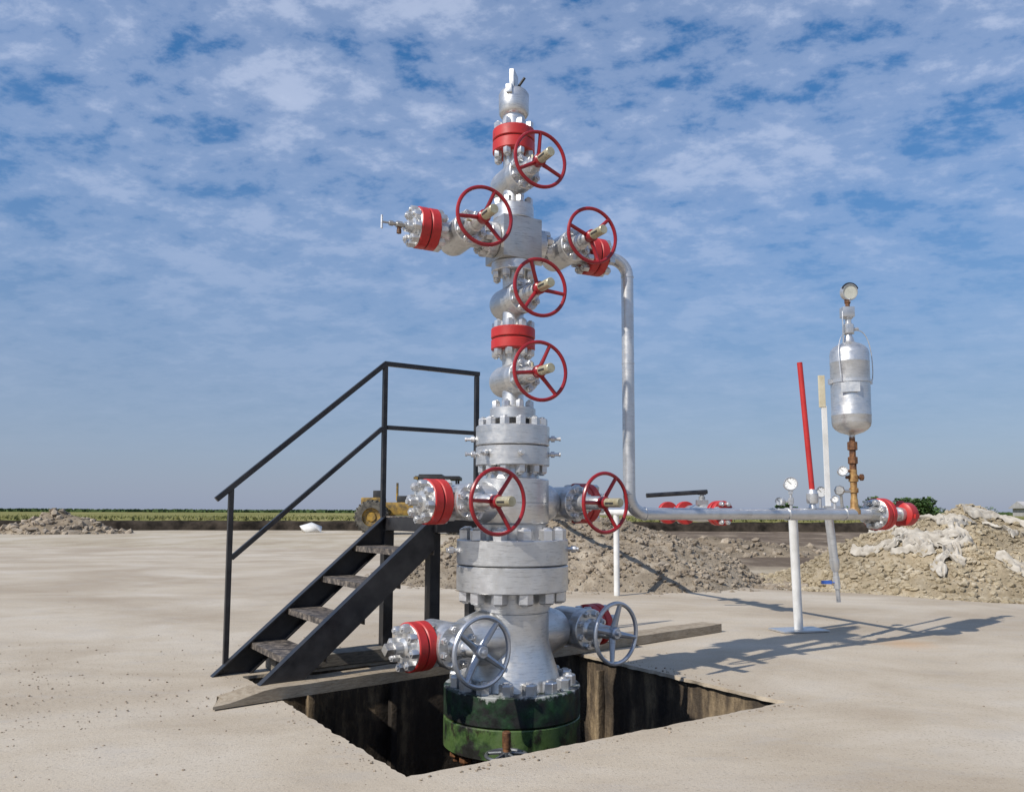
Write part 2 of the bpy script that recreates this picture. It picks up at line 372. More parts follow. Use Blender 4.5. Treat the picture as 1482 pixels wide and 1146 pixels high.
# board-marked pilasters on the far walls; right one added to imitate a sunlit sliver
m = MB(); m.box(.045, .06, 1.2); pil = m.mesh('pilaster_sunstrip', 'cellar_concrete', 30, .008)
ang = math.atan2(E1.y, E1.x)
for i, (u, v, rz) in enumerate(((.42, HS+.005, ang), (.98, HS+.005, ang), (HS+.005, 1.5, ang+PI/2))):
    tag(ob('cellar_pilaster_sunstrip', pil, None, T(cel(u, v, -.68)) @ Matrix.Rotation(rz, 4, 'Z')), kind='structure')
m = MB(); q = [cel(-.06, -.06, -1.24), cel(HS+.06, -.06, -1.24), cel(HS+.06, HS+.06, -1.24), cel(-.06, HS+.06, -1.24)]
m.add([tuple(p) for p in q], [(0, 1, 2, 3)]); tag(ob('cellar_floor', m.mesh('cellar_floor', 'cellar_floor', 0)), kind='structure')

# raised field behind with its cut earth bank
def bank_y(x): return 41+.10*x*(1 if x < 0 else -.25)+2.2*noise.noise(Vector((x*.05, 0, 5)))+.5*noise.noise(Vector((x*.4, 0, 9)))
m = MB(); xs = [-260+2.0*i for i in range(0, 90)]+[-80+.5*i for i in range(0, 320)]+[80+3*i for i in range(0, 80)]
rows = []
for j, (dy, dz) in enumerate(((0, -.06), (.10, .18), (.22, .36), (.5, .44))):
    rows.append([(x, bank_y(x)+dy+.15*noise.noise(Vector((x*1.7, j, 2))), dz+.07*noise.noise(Vector((x*1.1, j*3., 4)))) for x in xs])
vs_ = [p for r in rows for p in r]; n = len(xs)
fs_ = [(a*n+k, a*n+k+1, (a+1)*n+k+1, (a+1)*n+k) for a in range(len(rows)-1) for k in range(n-1)]
mb = MB().add(vs_, fs_); tag(ob('earth_bank', mb.mesh('earth_bank', 'bank_earth', 60)), kind='structure')
rows = []
for dy, dz in ((.46, .43), (1.5, .48), (5, .52), (16, .55), (50, .58), (150, .6), (600, .6), (5000, .6)):
    rows.append([(x*(1+dy/60), bank_y(x)+dy, dz+.04*noise.noise(Vector((x*.7, dy, 2)))) for x in xs])
vs_ = [p for r in rows for p in r]
fs_ = [(a*n+k, a*n+k+1, (a+1)*n+k+1, (a+1)*n+k) for a in range(len(rows)-1) for k in range(n-1)]
mb = MB().add(vs_, fs_); tag(ob('grass_field', mb.mesh('grass_field', 'grass_ground', 60)), kind='structure')
# grass tufts on the field edge and the crop beyond
m = MB()
for i in range(9000):
    x = random.uniform(-45, 45); dy = .35+abs(random.gauss(0, 1))*9
    y = bank_y(x)+dy; z = .5; hgt = random.uniform(.06, .16)*(1.3 if random.random() < .1 else 1); w = random.uniform(.03, .10); a = random.uniform(0, PI)
    c, s = math.cos(a)*w, math.sin(a)*w; lx, ly = random.uniform(-.1, .1), random.uniform(-.1, .1)
    m.add([(x-c, y-s, z-.05), (x+c, y+s, z-.05), (x+c*.2+lx, y+s*.2+ly, z+hgt)], [(0, 1, 2)])
tag(ob('grass', m.mesh('grass', 'grass_blade', 0)), 'yellow green grass growing on the raised field edge', 'grass', kind='stuff')
m = MB()
for i in range(16000):
    x = random.uniform(-190, 230); y = 118+abs(random.gauss(0, 1))*14; z = .45+random.uniform(.05, .42+.2*noise.noise(Vector((x*.06, 0, 3))))
    w = random.uniform(.18, .5); a = random.uniform(0, PI); c, s = math.cos(a)*w, math.sin(a)*w
    m.add([(x-c, y-s, z-.25), (x+c, y+s, z-.2), (x+c*.4, y+s*.4, z+.25), (x-c*.6, y-s*.6, z+.18)], [(0, 1, 2, 3)])
tag(ob('crop', m.mesh('crop', 'crop_leaf', 0)), 'dark green crop standing along the horizon', 'crop', kind='stuff')

# ---------------------------------------------------------------- WELLHEAD TREE
TX, TY = .004, 4.47
tree = empty('wellhead_tree', (TX, TY, 0), 'tall silver wellhead valve tree with red flanges and handwheels standing in the pit', 'wellhead')
def zpart(name, prof, mat='silver_paint', n=48, M=None, smooth=35):
    return ob(name, MB().lathe(prof, n).mesh(name, mat, smooth), tree, M)
def flange(r, z0, z1, mat='silver_paint', M=None, n=56): return zpart('flange', disc(r, z0, z1, .005), mat, n, M)
def gap(r, z0, z1, M=None): return zpart('ring_gasket', [(0, z0), (r, z0), (r, z1), (0, z1)], 'dark_gap', 40, M)
# base flanges in the cellar
f = flange(.367, -.095, .055, 'green_flange_silvered'); ring_nuts(f, NUT_G, 16, .305, .055, 1, .1)
gap(.345, -.103, -.094)
f = flange(.367, -.255, -.102, 'green_flange'); ring_nuts(f, NUT_R, 16, .305, -.255, -1, .1)
zpart('casing_pipe', [(.19, -1.24), (.19, -.25)], 'rust_dark')
# casing head spool with bell
prof = [(0, .05), (.268, .052), (.262, .085), (.246, .13), (.226, .19), (.21, .24), (.201, .29), (.2, .34), (.2, .438), (.194, .441), (.194, .446), (.205, .449), (.205, .545), (0, .545)]
zpart('casing_head', prof, n=64)
f = flange(.305, .552, .688); ring_nuts(f, NUT_L, 12, .257, .552, -1)
gap(.285, .686, .696)
f = flange(.305, .694, .826); ring_nuts(f, NUT_L, 12, .257, .826, 1)
for s, (ax, zz_) in ((1, (.0, .775)), (-1, (.0, .765))):       # test ports on the big flange
    d = Vector((s, -.12, 0)).normalized(); m = MB(); m.lathe([(.012, 0), (.012, .02), (.019, .02), (.019, .045), (.012, .047), (.012, .06), (0, .06)], 8)
    ob('test_port', m.mesh('test_port', 'nut_steel', 30), f, frame(d*.302+Vector((0, 0, zz_)), d))
# tubing head
prof = [(0, .82), (.185, .82), (.185, .905), (.196, .912), (.2, .918), (.2, 1.02), (.197, 1.023), (.2, 1.026), (.2, 1.145), (.193, 1.152), (.15, 1.156), (.145, 1.165), (.145, 1.225), (0, 1.225)]
zpart('tubing_head', prof, n=64)
f = flange(.204, 1.224, 1.330); ring_nuts(f, NUT_M, 12, .168, 1.224, -1)
fb = f
gap(.19, 1.328, 1.337)
f = flange(.204, 1.335, 1.443); ring_nuts(f, NUT_M, 12, .168, 1.443, 1)
m = MB(); m.lathe([(.010, -.01), (.010, .012), (.017, .012), (.017, .032), (.009, .034), (.009, .055), (.012, .055), (.012, .066), (0, .066)], 8); screw = m.mesh('lockdown_screw', 'nut_steel', 30)
for a in (-8, -78, -132, -168, 40, 110, 75, 145): ob('lockdown_screw', screw, fb, frame((.2*math.cos(math.radians(a)), .2*math.sin(math.radians(a)), 1.288), (math.cos(math.radians(a)), math.sin(math.radians(a)), 0)))
for a in (-4, 176, 60): ob('lockdown_screw', screw, f, frame((.2*math.cos(math.radians(a)), .2*math.sin(math.radians(a)), 1.375), (math.cos(math.radians(a)), math.sin(math.radians(a)), 0)))
# upper stack flanges
gap(.12, 1.442, 1.483)
f = flange(.127, 1.481, 1.545); ring_nuts(f, NUT_S, 8, .1, 1.545, 1)
f = flange(.1235, 1.872, 1.930, 'red_paint'); ring_nuts(f, NUT_S, 8, .098, 1.872, -1, .2)
gap(.115, 1.929, 1.937)
f = flange(.1235, 1.936, 1.994, 'red_paint'); ring_nuts(f, NUT_S, 8, .098, 1.994, 1, .2)
f = flange(.124, 2.312, 2.369); ring_nuts(f, NUT_S, 8, .1, 2.312, -1)
f = flange(.115, 2.612, 2.698); ring_nuts(f, NUT_S, 8, .092, 2.698, 1)
f = flange(.121, 3.010, 3.075, 'red_paint'); ring_nuts(f, NUT_S, 8, .096, 3.01, -1)
gap(.112, 3.074, 3.082)
f = flange(.121, 3.081, 3.145, 'red_paint'); ring_nuts(f, NUT_S, 8, .096, 3.145, 1)
# tree cap
cap = zpart('tree_cap', [(0, 3.14), (.07, 3.14), (.069, 3.205), (.064, 3.21), (.064, 3.228), (.074, 3.232), (.086, 3.25), (.087, 3.36), (.08, 3.372), (.074, 3.38), (0, 3.38)])
m = MB(); m.box(.026, .10, .125, None, (0, 0, 3.435)); m.box(.036, .03, .05, None, (-.005, -.082, 3.36)); m.tube([(-.013, 0, 3.495), (-.013, 0, 3.515)], .012, 8)
ob('lifting_fin', m.mesh('lifting_fin', 'silver_paint', 30, .004), cap, Matrix.Rotation(-.25, 4, 'Z'))
m = MB(); m.tube([(.03, 0, 3.375), (.03, 0, 3.41)], .014, 8); m.tube([(.02, -.01, 3.40), (.062, -.035, 3.45)], .008, 8)
ob('bleed_valve', m.mesh('bleed_valve', 'black_paint', 30), cap)
# cross block
m = MB(); m.box(.24, .24, .237)
UD = math.radians(26.5)
def dirs(n): return Vector((math.cos(n), math.sin(n), 0)), Vector((math.sin(n), -math.cos(n), 0))   # wing axis, bonnet axis
ua, ub = dirs(UD)
block = ob('cross_block', m.mesh('cross_block', 'silver_worn', 30, .006), tree, frame((0, 0, 2.4885), (0, 0, 1), ua))

# gate valve: flow along local Z, bonnet along local X
def wheel_mesh(name, R, nsp, rim, mat, ph):
    m = MB()
    m.tube([(R*math.cos(2*PI*k/48), R*math.sin(2*PI*k/48), 0) for k in range(48)], rim, 8, None, True)
    for k in range(nsp):
        a = ph+2*PI*k/nsp; d = Vector((math.cos(a), math.sin(a), 0))
        m.tube([d*.02+Vector((0, 0, -.024)), d*(R*.45)+Vector((0, 0, -.014)), d*(R-.004)], [rim*(1.25 if nsp == 3 else 1.7), rim*(1.05 if nsp == 3 else 1.35), rim], 8)
    m.lathe([(0, -.042), (.026, -.042), (.034, -.03), (.034, .004), (.027, .012), (0, .012)], 20)
    return m.mesh(name, mat, 40)
def valve(loc, flow, bon, zneg, zpos, rb, Lw, Rw, wph, nsp=3, wmat='wheel_red', back=.168, rn=.06, guard=.115, mat='silver_paint'):
    M = frame(loc, flow, bon)
    m = MB()
    m.lathe([(0, -back), (rb*.5, -back+.004), (rb*.80, -back+.016), (rb*.94, -back+.034), (rb, -back+.06), (rb, .06), (rb*1.012, .063), (rb*1.012, .075), (rb, .078), (rb, .108), (0, .108)], 40, RX)
    m.lathe([(rn*1.05, -zneg), (rn, -zneg+.012), (rn, zpos-.012), (rn*1.05, zpos)], 32)
    body = ob('gate_valve', m.mesh('gate_valve', mat, 40), tree, M)
    rf = rb*1.04
    m = MB(); m.lathe([(0, .104), (rf-.004, .104), (rf, .108), (rf, .134), (rf-.005, .138), (rb*.56, .14), (.047, .156), (.045, .205), (.037, .21), (.037, Lw-.055), (.032, Lw-.045), (.026, Lw-.03), (0, Lw-.03)], 32, RX)
    bn = ob('bonnet', m.mesh('bonnet', 'silver_paint', 35), body)
    for k in range(8):
        a = 2*PI*(k+.5)/8
        ob('bonnet_nut', NUT_B, body, Matrix.Rotation(a, 4, 'X') @ T((.137, 0, rf*.80)) @ RX)
    m = MB(); m.lathe([(.03, Lw-.075), (.03, Lw-.04)], 16, RX); m.tube([(Lw-.09, 0, .03), (Lw-.09, 0, .06)], .008, 6)
    ob('bearing_housing', m.mesh('bearing_housing', 'stem_brass' if wmat == 'wheel_red' else 'silver_wheel', 40), body)
    # wheel lies in the YZ plane of the valve, drawn upright in world space
    d = Vector(bon).normalized(); r = Vector((0, 0, 1)).cross(d).normalized()
    Wm = M.inverted() @ frame(Vector(loc)+d*Lw, d, r)
    ob('handwheel', wheel_mesh('handwheel', Rw, nsp, .0102 if nsp == 3 else .0118, wmat, math.radians(wph)), body, Wm)
    if guard:
        m = MB(); m.lathe([(.025, .0), (.025, guard-.003), (.0225, guard), (0, guard)], 20)
        g = ob('stem_guard', m.mesh('stem_guard', 'stem_brass', 35), body, Wm)
        m = MB(); m.box(.003, .010, guard*.55, None, (-.0240, -.003, guard*.45)); ob('slot', m.mesh('slot', 'dark_gap', 0), body, Wm)
    else:
        m = MB(); m.lathe([(.013, .0), (.013, .03), (0, .032)], 8); ob('stem_nut', m.mesh('stem_nut', wmat, 35), body, Wm)
    return body
V3 = Vector
up = V3((0, 0, 1))
valve((0, 0, 2.853), up, ub, .155, .16, .090, .32, .150, 90)
valve((0, 0, 2.154), up, ub, .165, .165, .090, .32, .151, 112)
valve((0, 0, 1.708), up, ub, .166, .168, .090, .32, .153, 68)
def wing(n, z, tv, t0, tf, Lw, Rw, ph_l, ph_r, rb, rfl, nsp=3, wmat='wheel_red', guard=.115, boss=None, studded=True, rn=.058):
    a, b = dirs(n); res = []
    for s, ph in ((-1, ph_l), (1, ph_r)):
        d = a*s; c = V3((0, 0, z))
        v = valve(c+d*tv, d, b, tv-t0, tf-tv, rb, Lw, Rw, ph, nsp, wmat, .165 if rb < .1 else .16, rn, guard)
        F = frame(c, d)
        if studded:
            f = flange(.098, t0, t0+.052, M=F, n=40); ring_nuts(f, NUT_S, 8, .078, t0+.052, 1, .2)
        if boss:
            ob('outlet_boss', MB().lathe([(boss[0], .10), (boss[0], .19), (boss[1], boss[2]-.01), (boss[1]-.006, boss[2]), (0, boss[2])], 40).mesh('outlet_boss', 'silver_paint', 40), tree, F)
        f1 = flange(rfl, tf, tf+.052, 'red_paint', F, 44); ring_nuts(f1, NUT_S, 8, rfl*.80, tf, -1, .1)
        gap(rfl-.008, tf+.051, tf+.058, F)
        f2 = flange(rfl, tf+.057, tf+.109, 'red_paint', F, 44)
        # silver-painted outer face with its nuts
        zpart('flange_face', [(0, tf+.1085), (rfl-.006, tf+.1085), (rfl-.010, tf+.1125), (0, tf+.1125)], 'silver_paint', 40, F)
        ring_nuts(f2, NUT_S, 8, rfl*.79, tf+.112, 1, .1)
        res.append((F, tf+.112, d, c))
    return res
up_w = wing(UD, 2.487, .325, .12, .475, .32, .151, 68, 45, .088, .111)
# needle valve on the left end of the upper wing
F, te, d, c = up_w[0]
m = MB(); m.lathe([(0, te), (.052, te), (.05, te+.012), (.034, te+.02), (.03, te+.045), (.02, te+.05), (.02, te+.06), (0, te+.06)], 20); hb = ob('end_hub', m.mesh('end_hub', 'silver_paint', 35), tree, F)
m = MB(); m.lathe([(.012, te+.05), (.012, te+.075), (.019, te+.075), (.019, te+.105), (.011, te+.108), (.011, te+.125), (.015, te+.125), (.015, te+.145), (.006, te+.147), (.006, te+.185), (0, te+.185)], 8)
nv = ob('needle_valve', m.mesh('needle_valve', 'silver_worn', 30), tree, F)
m = MB(); m.tube([(0, 0, 0), (0, 0, -.035)], .011, 8); m.tube([(0, 0, -.03), (0, 0, -.048)], .014, 6)
ob('bleed_plug', m.mesh('bleed_plug', 'rust_dark', 30), nv, F.inverted() @ T(c+d*(te+.09)))
m = MB(); m.tube([(0, 0, -.036), (0, 0, .036)], .006, 8); ob('tee_handle', m.mesh('tee_handle', 'silver_paint', 30), nv, F.inverted() @ T(c+d*(te+.185)))
tub_w = wing(math.radians(37), 1.025, .36, .19, .455, .36, .160, 58, 60, .093, .117, studded=False, boss=(.115, .10, .262), guard=.115)
F, te, d, c = tub_w[0]
m = MB(); m.lathe([(0, te), (.058, te), (.056, te+.018), (.034, te+.024), (.030, te+.045), (0, te+.045)], 24); eh = ob('end_hub', m.mesh('end_hub', 'silver_paint', 35), tree, F)
m = MB(); m.lathe([(0, te+.04), (.022, te+.04), (.022, te+.085), (.014, te+.087), (.014, te+.1), (0, te+.1)], 6); ob('plug', m.mesh('plug', 'silver_paint', 30), eh)
cas_w = wing(math.radians(40), .312, .465, .2, .565, .333, .163, 55, 78, .112, .1215, 4, 'silver_wheel', 0, (.15, .112, .335), False, .07)
F, te, d, c = cas_w[0]
m = MB(); m.lathe([(0, te), (.05, te), (.047, te+.02), (.03, te+.028), (.029, te+.075), (0, te+.075)], 24); eh = ob('end_hub', m.mesh('end_hub', 'silver_paint', 35), tree, F)
m = MB(); m.box(.045, .045, .05, None, (0, 0, te+.098)); ob('square_plug', m.mesh('square_plug', 'silver_worn', 30, .004), eh)
# outer blind hubs of the far ends
for F, te, d, c in (tub_w[1], cas_w[1]):
    ob('end_hub', MB().lathe([(0, te), (.05, te), (.047, te+.02), (.03, te+.028), (.03, te+.06), (0, te+.06)], 24).mesh('end_hub', 'silver_paint', 35), tree, F)
# small needle valve with a flat handwheel in front of the base flange
sv = V3((-.025, -.47, -.20))
m = MB(); m.tube([V3((-.02, -.36, -.185)), sv+V3((0, 0, .0))], .016, 10); m.lathe([(0, -.03), (.018, -.03), (.018, .05), (.021, .05), (.021, .12), (.016, .124), (0, .124)], 14, T(sv))
nv = ob('annulus_valve', m.mesh('annulus_valve', 'rust_dark', 35), tree)
wm = MB(); R = .098
wm.tube([(R*math.cos(2*PI*k/36), R*math.sin(2*PI*k/36), 0) for k in range(36)], .0095, 8, None, True)
for k in range(5):
    a = .3+2*PI*k/5; wm.tube([(.015*math.cos(a), .015*math.sin(a), .012), (R*math.cos(a), R*math.sin(a), 0)], .008, 6)
wm.lathe([(0, -.012), (.026, -.012), (.026, .02), (0, .02)], 14)
ob('handwheel', wm.mesh('handwheel', 'annulus_iron', 40), nv, T(sv+V3((0, 0, .012))))

# ---------------------------------------------------------------- FLOWLINE
F, te, d, c = up_w[1]
c0 = V3((TX, TY, 0))+c+d*te
FD = V3((1.785, 1.10, 0)).normalized(); VP = V3((.69, 4.765, 0)); PZ = .965
flow = empty('flowline_pipe', (VP.x, VP.y, 0), 'silver flow pipe dropping from the upper valve then running level to the right', 'pipe')
fi = T((-VP.x, -VP.y, 0))
def arc(p, d0, d1, r, n=9):
    # quarter bend starting at p heading d0, ending heading d1
    c = p+d1*r; return [c-d1*r*math.cos(k*PI/2/n)+d0*r*math.sin(k*PI/2/n) for k in range(n+1)]
dn = V3((0, 0, -1)); rr = .105
hd = V3((VP.x-c0.x, VP.y-c0.y, 0)); hl = hd.length; hd.normalize()
ps = [c0+hd*.0, c0+hd*.03, c0+hd*(hl-rr)]; top_b = arc(ps[-1], hd, dn, rr)
m = MB(); m.lathe([(0, 0), (.06, 0), (.055, .025), (.037, .05), (.037, .06)], 24, frame(c0, hd)); m.tube([ps[0]]+[ps[2]]+top_b[1:], .0365, 20)
ob('upper_elbow', m.mesh('upper_elbow', 'galvanised', 40), flow, fi)
pv = top_b[-1]; zb = PZ+.115
m = MB(); m.tube([pv, V3((VP.x, VP.y, zb))], .0362, 20); m.tube([pv+V3((0, 0, .004)), pv-V3((0, 0, .006))], .039, 20); m.tube([V3((VP.x, VP.y, 1.86)), V3((VP.x, VP.y, 1.852))], .038, 20)
ob('riser', m.mesh('riser', 'galvanised', 40), flow, fi)
lb = arc(V3((VP.x, VP.y, zb)), dn, FD, .115)
m = MB(); m.tube(lb, .037, 20); m.tube([lb[-1]-FD*.004, lb[-1]+FD*.006], .0395, 20); ob('lower_elbow', m.mesh('lower_elbow', 'galvanised', 40), flow, fi)
P = lambda k, z=PZ: V3((.69+1.785*k, 4.765+1.10*k, z))
kw = .655
m = MB(); m.tube([lb[-1], P(kw)], .0365, 20); m.tube([P(kw)-FD*.008, P(kw)+FD*.008], .043, 20); m.tube([P(kw), P(kw+.02), P(1.078)], [.0365, .042, .042], 20)
m.tube([P(.94)-FD*.006, P(.94)+FD*.006], .046, 20)
ob('level_pipe', m.mesh('level_pipe', 'galvanised', 40), flow, fi)
FM = lambda k: fi @ frame(P(k), FD)
m = MB(); m.lathe([(.042, 0), (.05, .03), (.062, .075), (.07, .085)], 28); ob('weld_neck', m.mesh('weld_neck', 'silver_worn', 40), flow, FM(1.072))
f1 = ob('flange', MB().lathe(disc(.118, .085, .135, .006), 40).mesh('flange', 'red_paint', 35), flow, FM(1.072))
ob('flange_face', MB().lathe([(0, .0815), (.106, .0815), (.112, .0855), (0, .0855)], 36).mesh('flange_face', 'silver_paint', 35), flow, FM(1.072)); ring_nuts(f1, NUT_S, 8, .088, .0815, -1)
f2 = ob('flange', MB().lathe(disc(.118, .141, .19, .006), 40).mesh('flange', 'red_paint', 35), flow, FM(1.072))
ob('ring_gasket', MB().lathe([(0, .134), (.108, .134), (.108, .142), (0, .142)], 32).mesh('ring_gasket', 'dark_gap', 35), flow, FM(1.072))
m = MB(); m.lathe([(.06, .19), (.042, .21), (.04, .36), (.052, .362), (.052, .41), (0, .41)], 24); ob('nipple', m.mesh('nipple', 'silver_paint', 35), flow, FM(1.072))
m = MB(); m.lathe([(0, .405), (.07, .405), (.088, .417), (.09, .49), (.082, .505), (.05, .508), (.045, .50), (0, .50)], 28)
for k in range(3): m.box(.024, .03, .05, Matrix.Rotation(2*PI*k/3+.5, 4, 'Z') @ T((.092, 0, .455)))
ob('hammer_cap', m.mesh('hammer_cap', 'red_paint', 35), flow, FM(1.072))

# rear pipe running back from the end of the flowline
TE = P(1.035); RD = V3((-1.33, 3.7, 0)); RQ = lambda mm, z=PZ: V3((TE.x+RD.x*mm, TE.y+RD.y*mm, z))
rear = empty('rear_pipe', (TE.x, TE.y, 0), 'pale pipe running away behind the wellhead with a flanged lever valve', 'pipe')
ri = T((-TE.x, -TE.y, 0)); rdn = RD.normalized()
m = MB(); m.tube([TE+rdn*.03, RQ(.45)], .036, 16); ob('pipe_length', m.mesh('pipe_length', 'galvanised', 40), rear, ri)
m = MB(); m.tube([RQ(.69), RQ(1.62)]+arc(RQ(1.62), rdn, dn, .12)[1:]+[RQ(1.62)+rdn*.12+V3((0, 0, -1.0))], .036, 16); ob('pipe_length', m.mesh('pipe_length', 'white_paint', 40), rear, ri)
for i, mm in enumerate((.441, .459, .603, .687)):
    fl = ob('flange', MB().lathe(disc(.115, -.025, .025, .005), 32).mesh('flange', 'red_paint', 35), rear, ri @ frame(RQ(mm), rdn))
    if i != 1: ring_nuts(fl, NUT_S, 8, .09, -.025 if i == 0 else .025, -1 if i == 0 else 1)
ob('ball_valve_body', MB().lathe([(.05, -.26), (.075, -.2), (.085, -.05), (.085, .05), (.075, .2), (.05, .26), (.05, .64)], 24).mesh('ball_valve_body', 'silver_paint', 40), rear, ri @ frame(RQ(.53), rdn))
bv = RQ(.525)
m = MB(); m.tube([bv, bv+V3((0, 0, .16))], .03, 12); m.box(.10, .10, .05, T(bv+V3((0, 0, .10)))); m.tube([bv+V3((0, 0, .15)), bv+V3((0, 0, .2))], .02, 10)
ob('valve_neck', m.mesh('valve_neck', 'silver_worn', 35), rear, ri)
m = MB(); m.tube([bv+V3((.05, 0, .205)), bv+V3((-.55, -.08, .165))], .022, 10); m.box(.07, .05, .03, T(bv+V3((0, 0, .19))))
ob('lever', m.mesh('lever', 'black_paint', 35), rear, ri)
# supports
m = MB(); a_, b_ = V3((2.29, 6.62, PZ-.03)), V3((2.375, 6.80, .012)); m.tube([b_, a_], .036, 16); ob('support_post', m.mesh('support_post', 'white_paint', 40), rear, ri)
m = MB(); m.box(.42, .24, .012, T((2.375, 6.80, .006+.004)) @ Matrix.Rotation(.25, 4, 'Z')); ob('base_plate', m.mesh('base_plate', 'galvanised', 0), rear, ri)
m = MB(); pr = RQ(.985); m.tube([V3((pr.x, pr.y, 0)), V3((pr.x, pr.y, PZ-.03))], .034, 14); ob('support_post', m.mesh('support_post', 'white_paint', 40), rear, ri)
# drain hanging under the pipe
dr = RQ(.085)
m = MB(); dq = lambda z, k: V3((dr.x+.07*k, dr.y, z))
m.tube([dq(PZ-.02, 0), dq(.62, .45)], .032, 14); m.tube([dq(.62, .45), dq(.60, .48), dq(.55, .53), dq(.53, .56)], [.037, .037, .032, .022], 14); m.tube([dq(.53, .56), dq(.47, .62)], .02, 10); m.tube([dq(.49, .6), dq(.40, .7)], .026, 8); m.tube([dq(.40, .7), dq(.30, .8)], .016, 10)
dro = ob('drain', m.mesh('drain', 'galvanised', 40), rear, ri)
m = MB(); m.box(.075, .02, .025, T(dq(.445, .66)+V3((-.085, -.02, .005)))); m.tube([dq(.445, .66), dq(.445, .66)+V3((-.06, -.02, .005))], .006, 6); ob('drain_lever', m.mesh('drain_lever', 'blue_plastic', 0), dro, None)
dro.children[0].matrix_local = Matrix.Identity(4)

# red rod in its union, and the flat white post
rk = P(.781)
rod = empty('red_rod', (rk.x, rk.y, PZ+.04), 'leaning red rod screwed into a silver union on the level pipe', 'rod')
m = MB(); m.lathe([(.02, -.01), (.028, .0), (.02, .03), (.036, .035), (.04, .05), (.04, .10), (.034, .11), (.03, .13), (0, .13)], 16); ob('union', m.mesh('union', 'galvanised', 30), rod)
m = MB(); m.tube([(0, 0, .12), (-.062, 0, 1.02)], .019, 14); ob('rod', m.mesh('rod', 'red_paint', 40), rod)
pk = RQ(.085)
post = empty('flat_post', (pk.x, pk.y, PZ+.03), 'flat white bar with a cream top clamped upright beside the red rod', 'post')
m = MB(); m.box(.040, .014, .80, None, (0, 0, .40)); ob('bar', m.mesh('bar', 'white_paint', 0, .002), post, Matrix.Rotation(-.012, 4, 'Y'))
m = MB(); m.box(.048, .02, .25, None, (-.012, 0, .915)); ob('sleeve', m.mesh('sleeve', 'cream_paint', 0, .003), post, Matrix.Rotation(-.012, 4, 'Y'))
m = MB(); m.box(.12, .05, .02, None, (.02, -.03, .02)); m.tube([(-.05, -.03, -.04), (-.05, -.03, .03)], .008, 6); m.tube([(.07, -.03, -.04), (.07, -.03, .03)], .008, 6); ob('clamp', m.mesh('clamp', 'galvanised', 0), post)

# pressure gauges
GA = [0]
def gauge(loc, rad, base_z, label, face=(-.10, -1, 0), side=True, hood=False):
    dialm = 'dial_cream' if hood else 'dial_white'
    g = empty('pressure_gauge', (loc[0], loc[1], base_z), label, 'gauge', 'pressure gauges on the pipework')
    h = loc[2]-base_z
    if h > .02:
        m = MB(); m.tube([(0, 0, -.01), (0, 0, h-rad*.8)], .010, 10)
        if side: m.lathe([(.02, .03), (.02, .075)], 6); m.tube([(0, 0, .05), (-.055, 0, .05)], .009, 8); m.lathe([(.016, .10), (.016, .125)], 6)
        ob('stem', m.mesh('stem', 'galvanised', 35), g)
    FM_ = frame((0, 0, h), face, (1, 0, 0))
    case = ob('case', MB().lathe([(0, -.025), (rad*.9, -.025), (rad, -.02), (rad, .012), (rad*.95, .018), (rad*.87, .018), (rad*.85, .010), (0, .010)], 28).mesh('case', 'galvanised', 35), g, FM_)
    ob('dial', MB().lathe([(0, .0105), (rad*.84, .0105), (rad*.84, .012), (0, .012)], 28).mesh('dial', dialm, 0), case)
    m = MB(); m.box(rad*.07, rad*.75, .002, Matrix.Rotation(.8, 4, 'Z') @ T((0, rad*.28, .0135)))
    for k in range(9):
        a = -.7+(PI+1.4)*k/8; m.box(rad*.14, rad*.05, .001, T((rad*.68*math.cos(a), rad*.68*math.sin(a), .0128)) @ Matrix.Rotation(a, 4, 'Z'))
    if not hood: ob('needle', m.mesh('needle', 'black_plastic', 0), case)
    if hood:
        m = MB(); n = 14
        for s in (0, 1): pass
        m.tube([(rad*1.03*math.cos(a), rad*1.03*math.sin(a), .012) for a in [PI*.12+PI*.76*k/12 for k in range(13)]], .007, 6)
        ob('hood', m.mesh('hood', 'black_plastic', 40), case)
    return g
gp = P(.675); gauge((gp.x, gp.y, PZ+.205), .047, PZ+.035, 'silver rimmed gauge upright on the level pipe left of the red rod', (-.25, -1, .05))
g2 = P(.675); gauge((g2.x-.078, g2.y-.01, PZ+.085), .028, PZ+.08, 'small dark faced gauge on a side tap at the leftmost riser', (-.7, -.7, 0), False)
gp = RQ(.10); gauge((gp.x+.0, gp.y+.05, PZ+.17), .045, PZ+.03, 'round gauge half hidden behind the flat white bar', (.1, -1, .05), False)
gp = P(.895); gauge((gp.x, gp.y, PZ+.105), .026, PZ+.038, 'small low gauge between the white bar and the rusty riser', (-.2, -1, .1), False)

# expansion vessel on its rusty riser
vk = P(1.0)
gauge((vk.x-.085, vk.y-.02, PZ+.31), .036, PZ+.305, 'small pale gauge on the side of the rusty riser below the bottle', (-.25, -1, .1), False)
ves = empty('pressure_vessel', (vk.x, vk.y, PZ+.03), 'silver pressure bottle standing on a rusty brass riser with a gauge on top', 'vessel')
def vz(z): return z-PZ-.03
m = MB(); m.lathe([(.046, -.03), (.042, 0.0), (.028, .02), (.026, .07), (.022, .085), (.022, .12), (.032, .125), (.032, .155), (.024, .16), (.024, .20), (.034, .205), (.034, .25), (.026, .255), (.026, .29)], 14)
rs = ob('riser', m.mesh('riser', 'rust_brass', 30), ves)
m = MB(); m.lathe([(.026, .29), (.026, .33), (.036, .335), (.036, .38), (.024, .385), (.024, .43), (.037, .435), (.037, .49), (.022, .495), (.022, .53)], 8); ob('fitting', m.mesh('fitting', 'rust_dark', 30), rs)
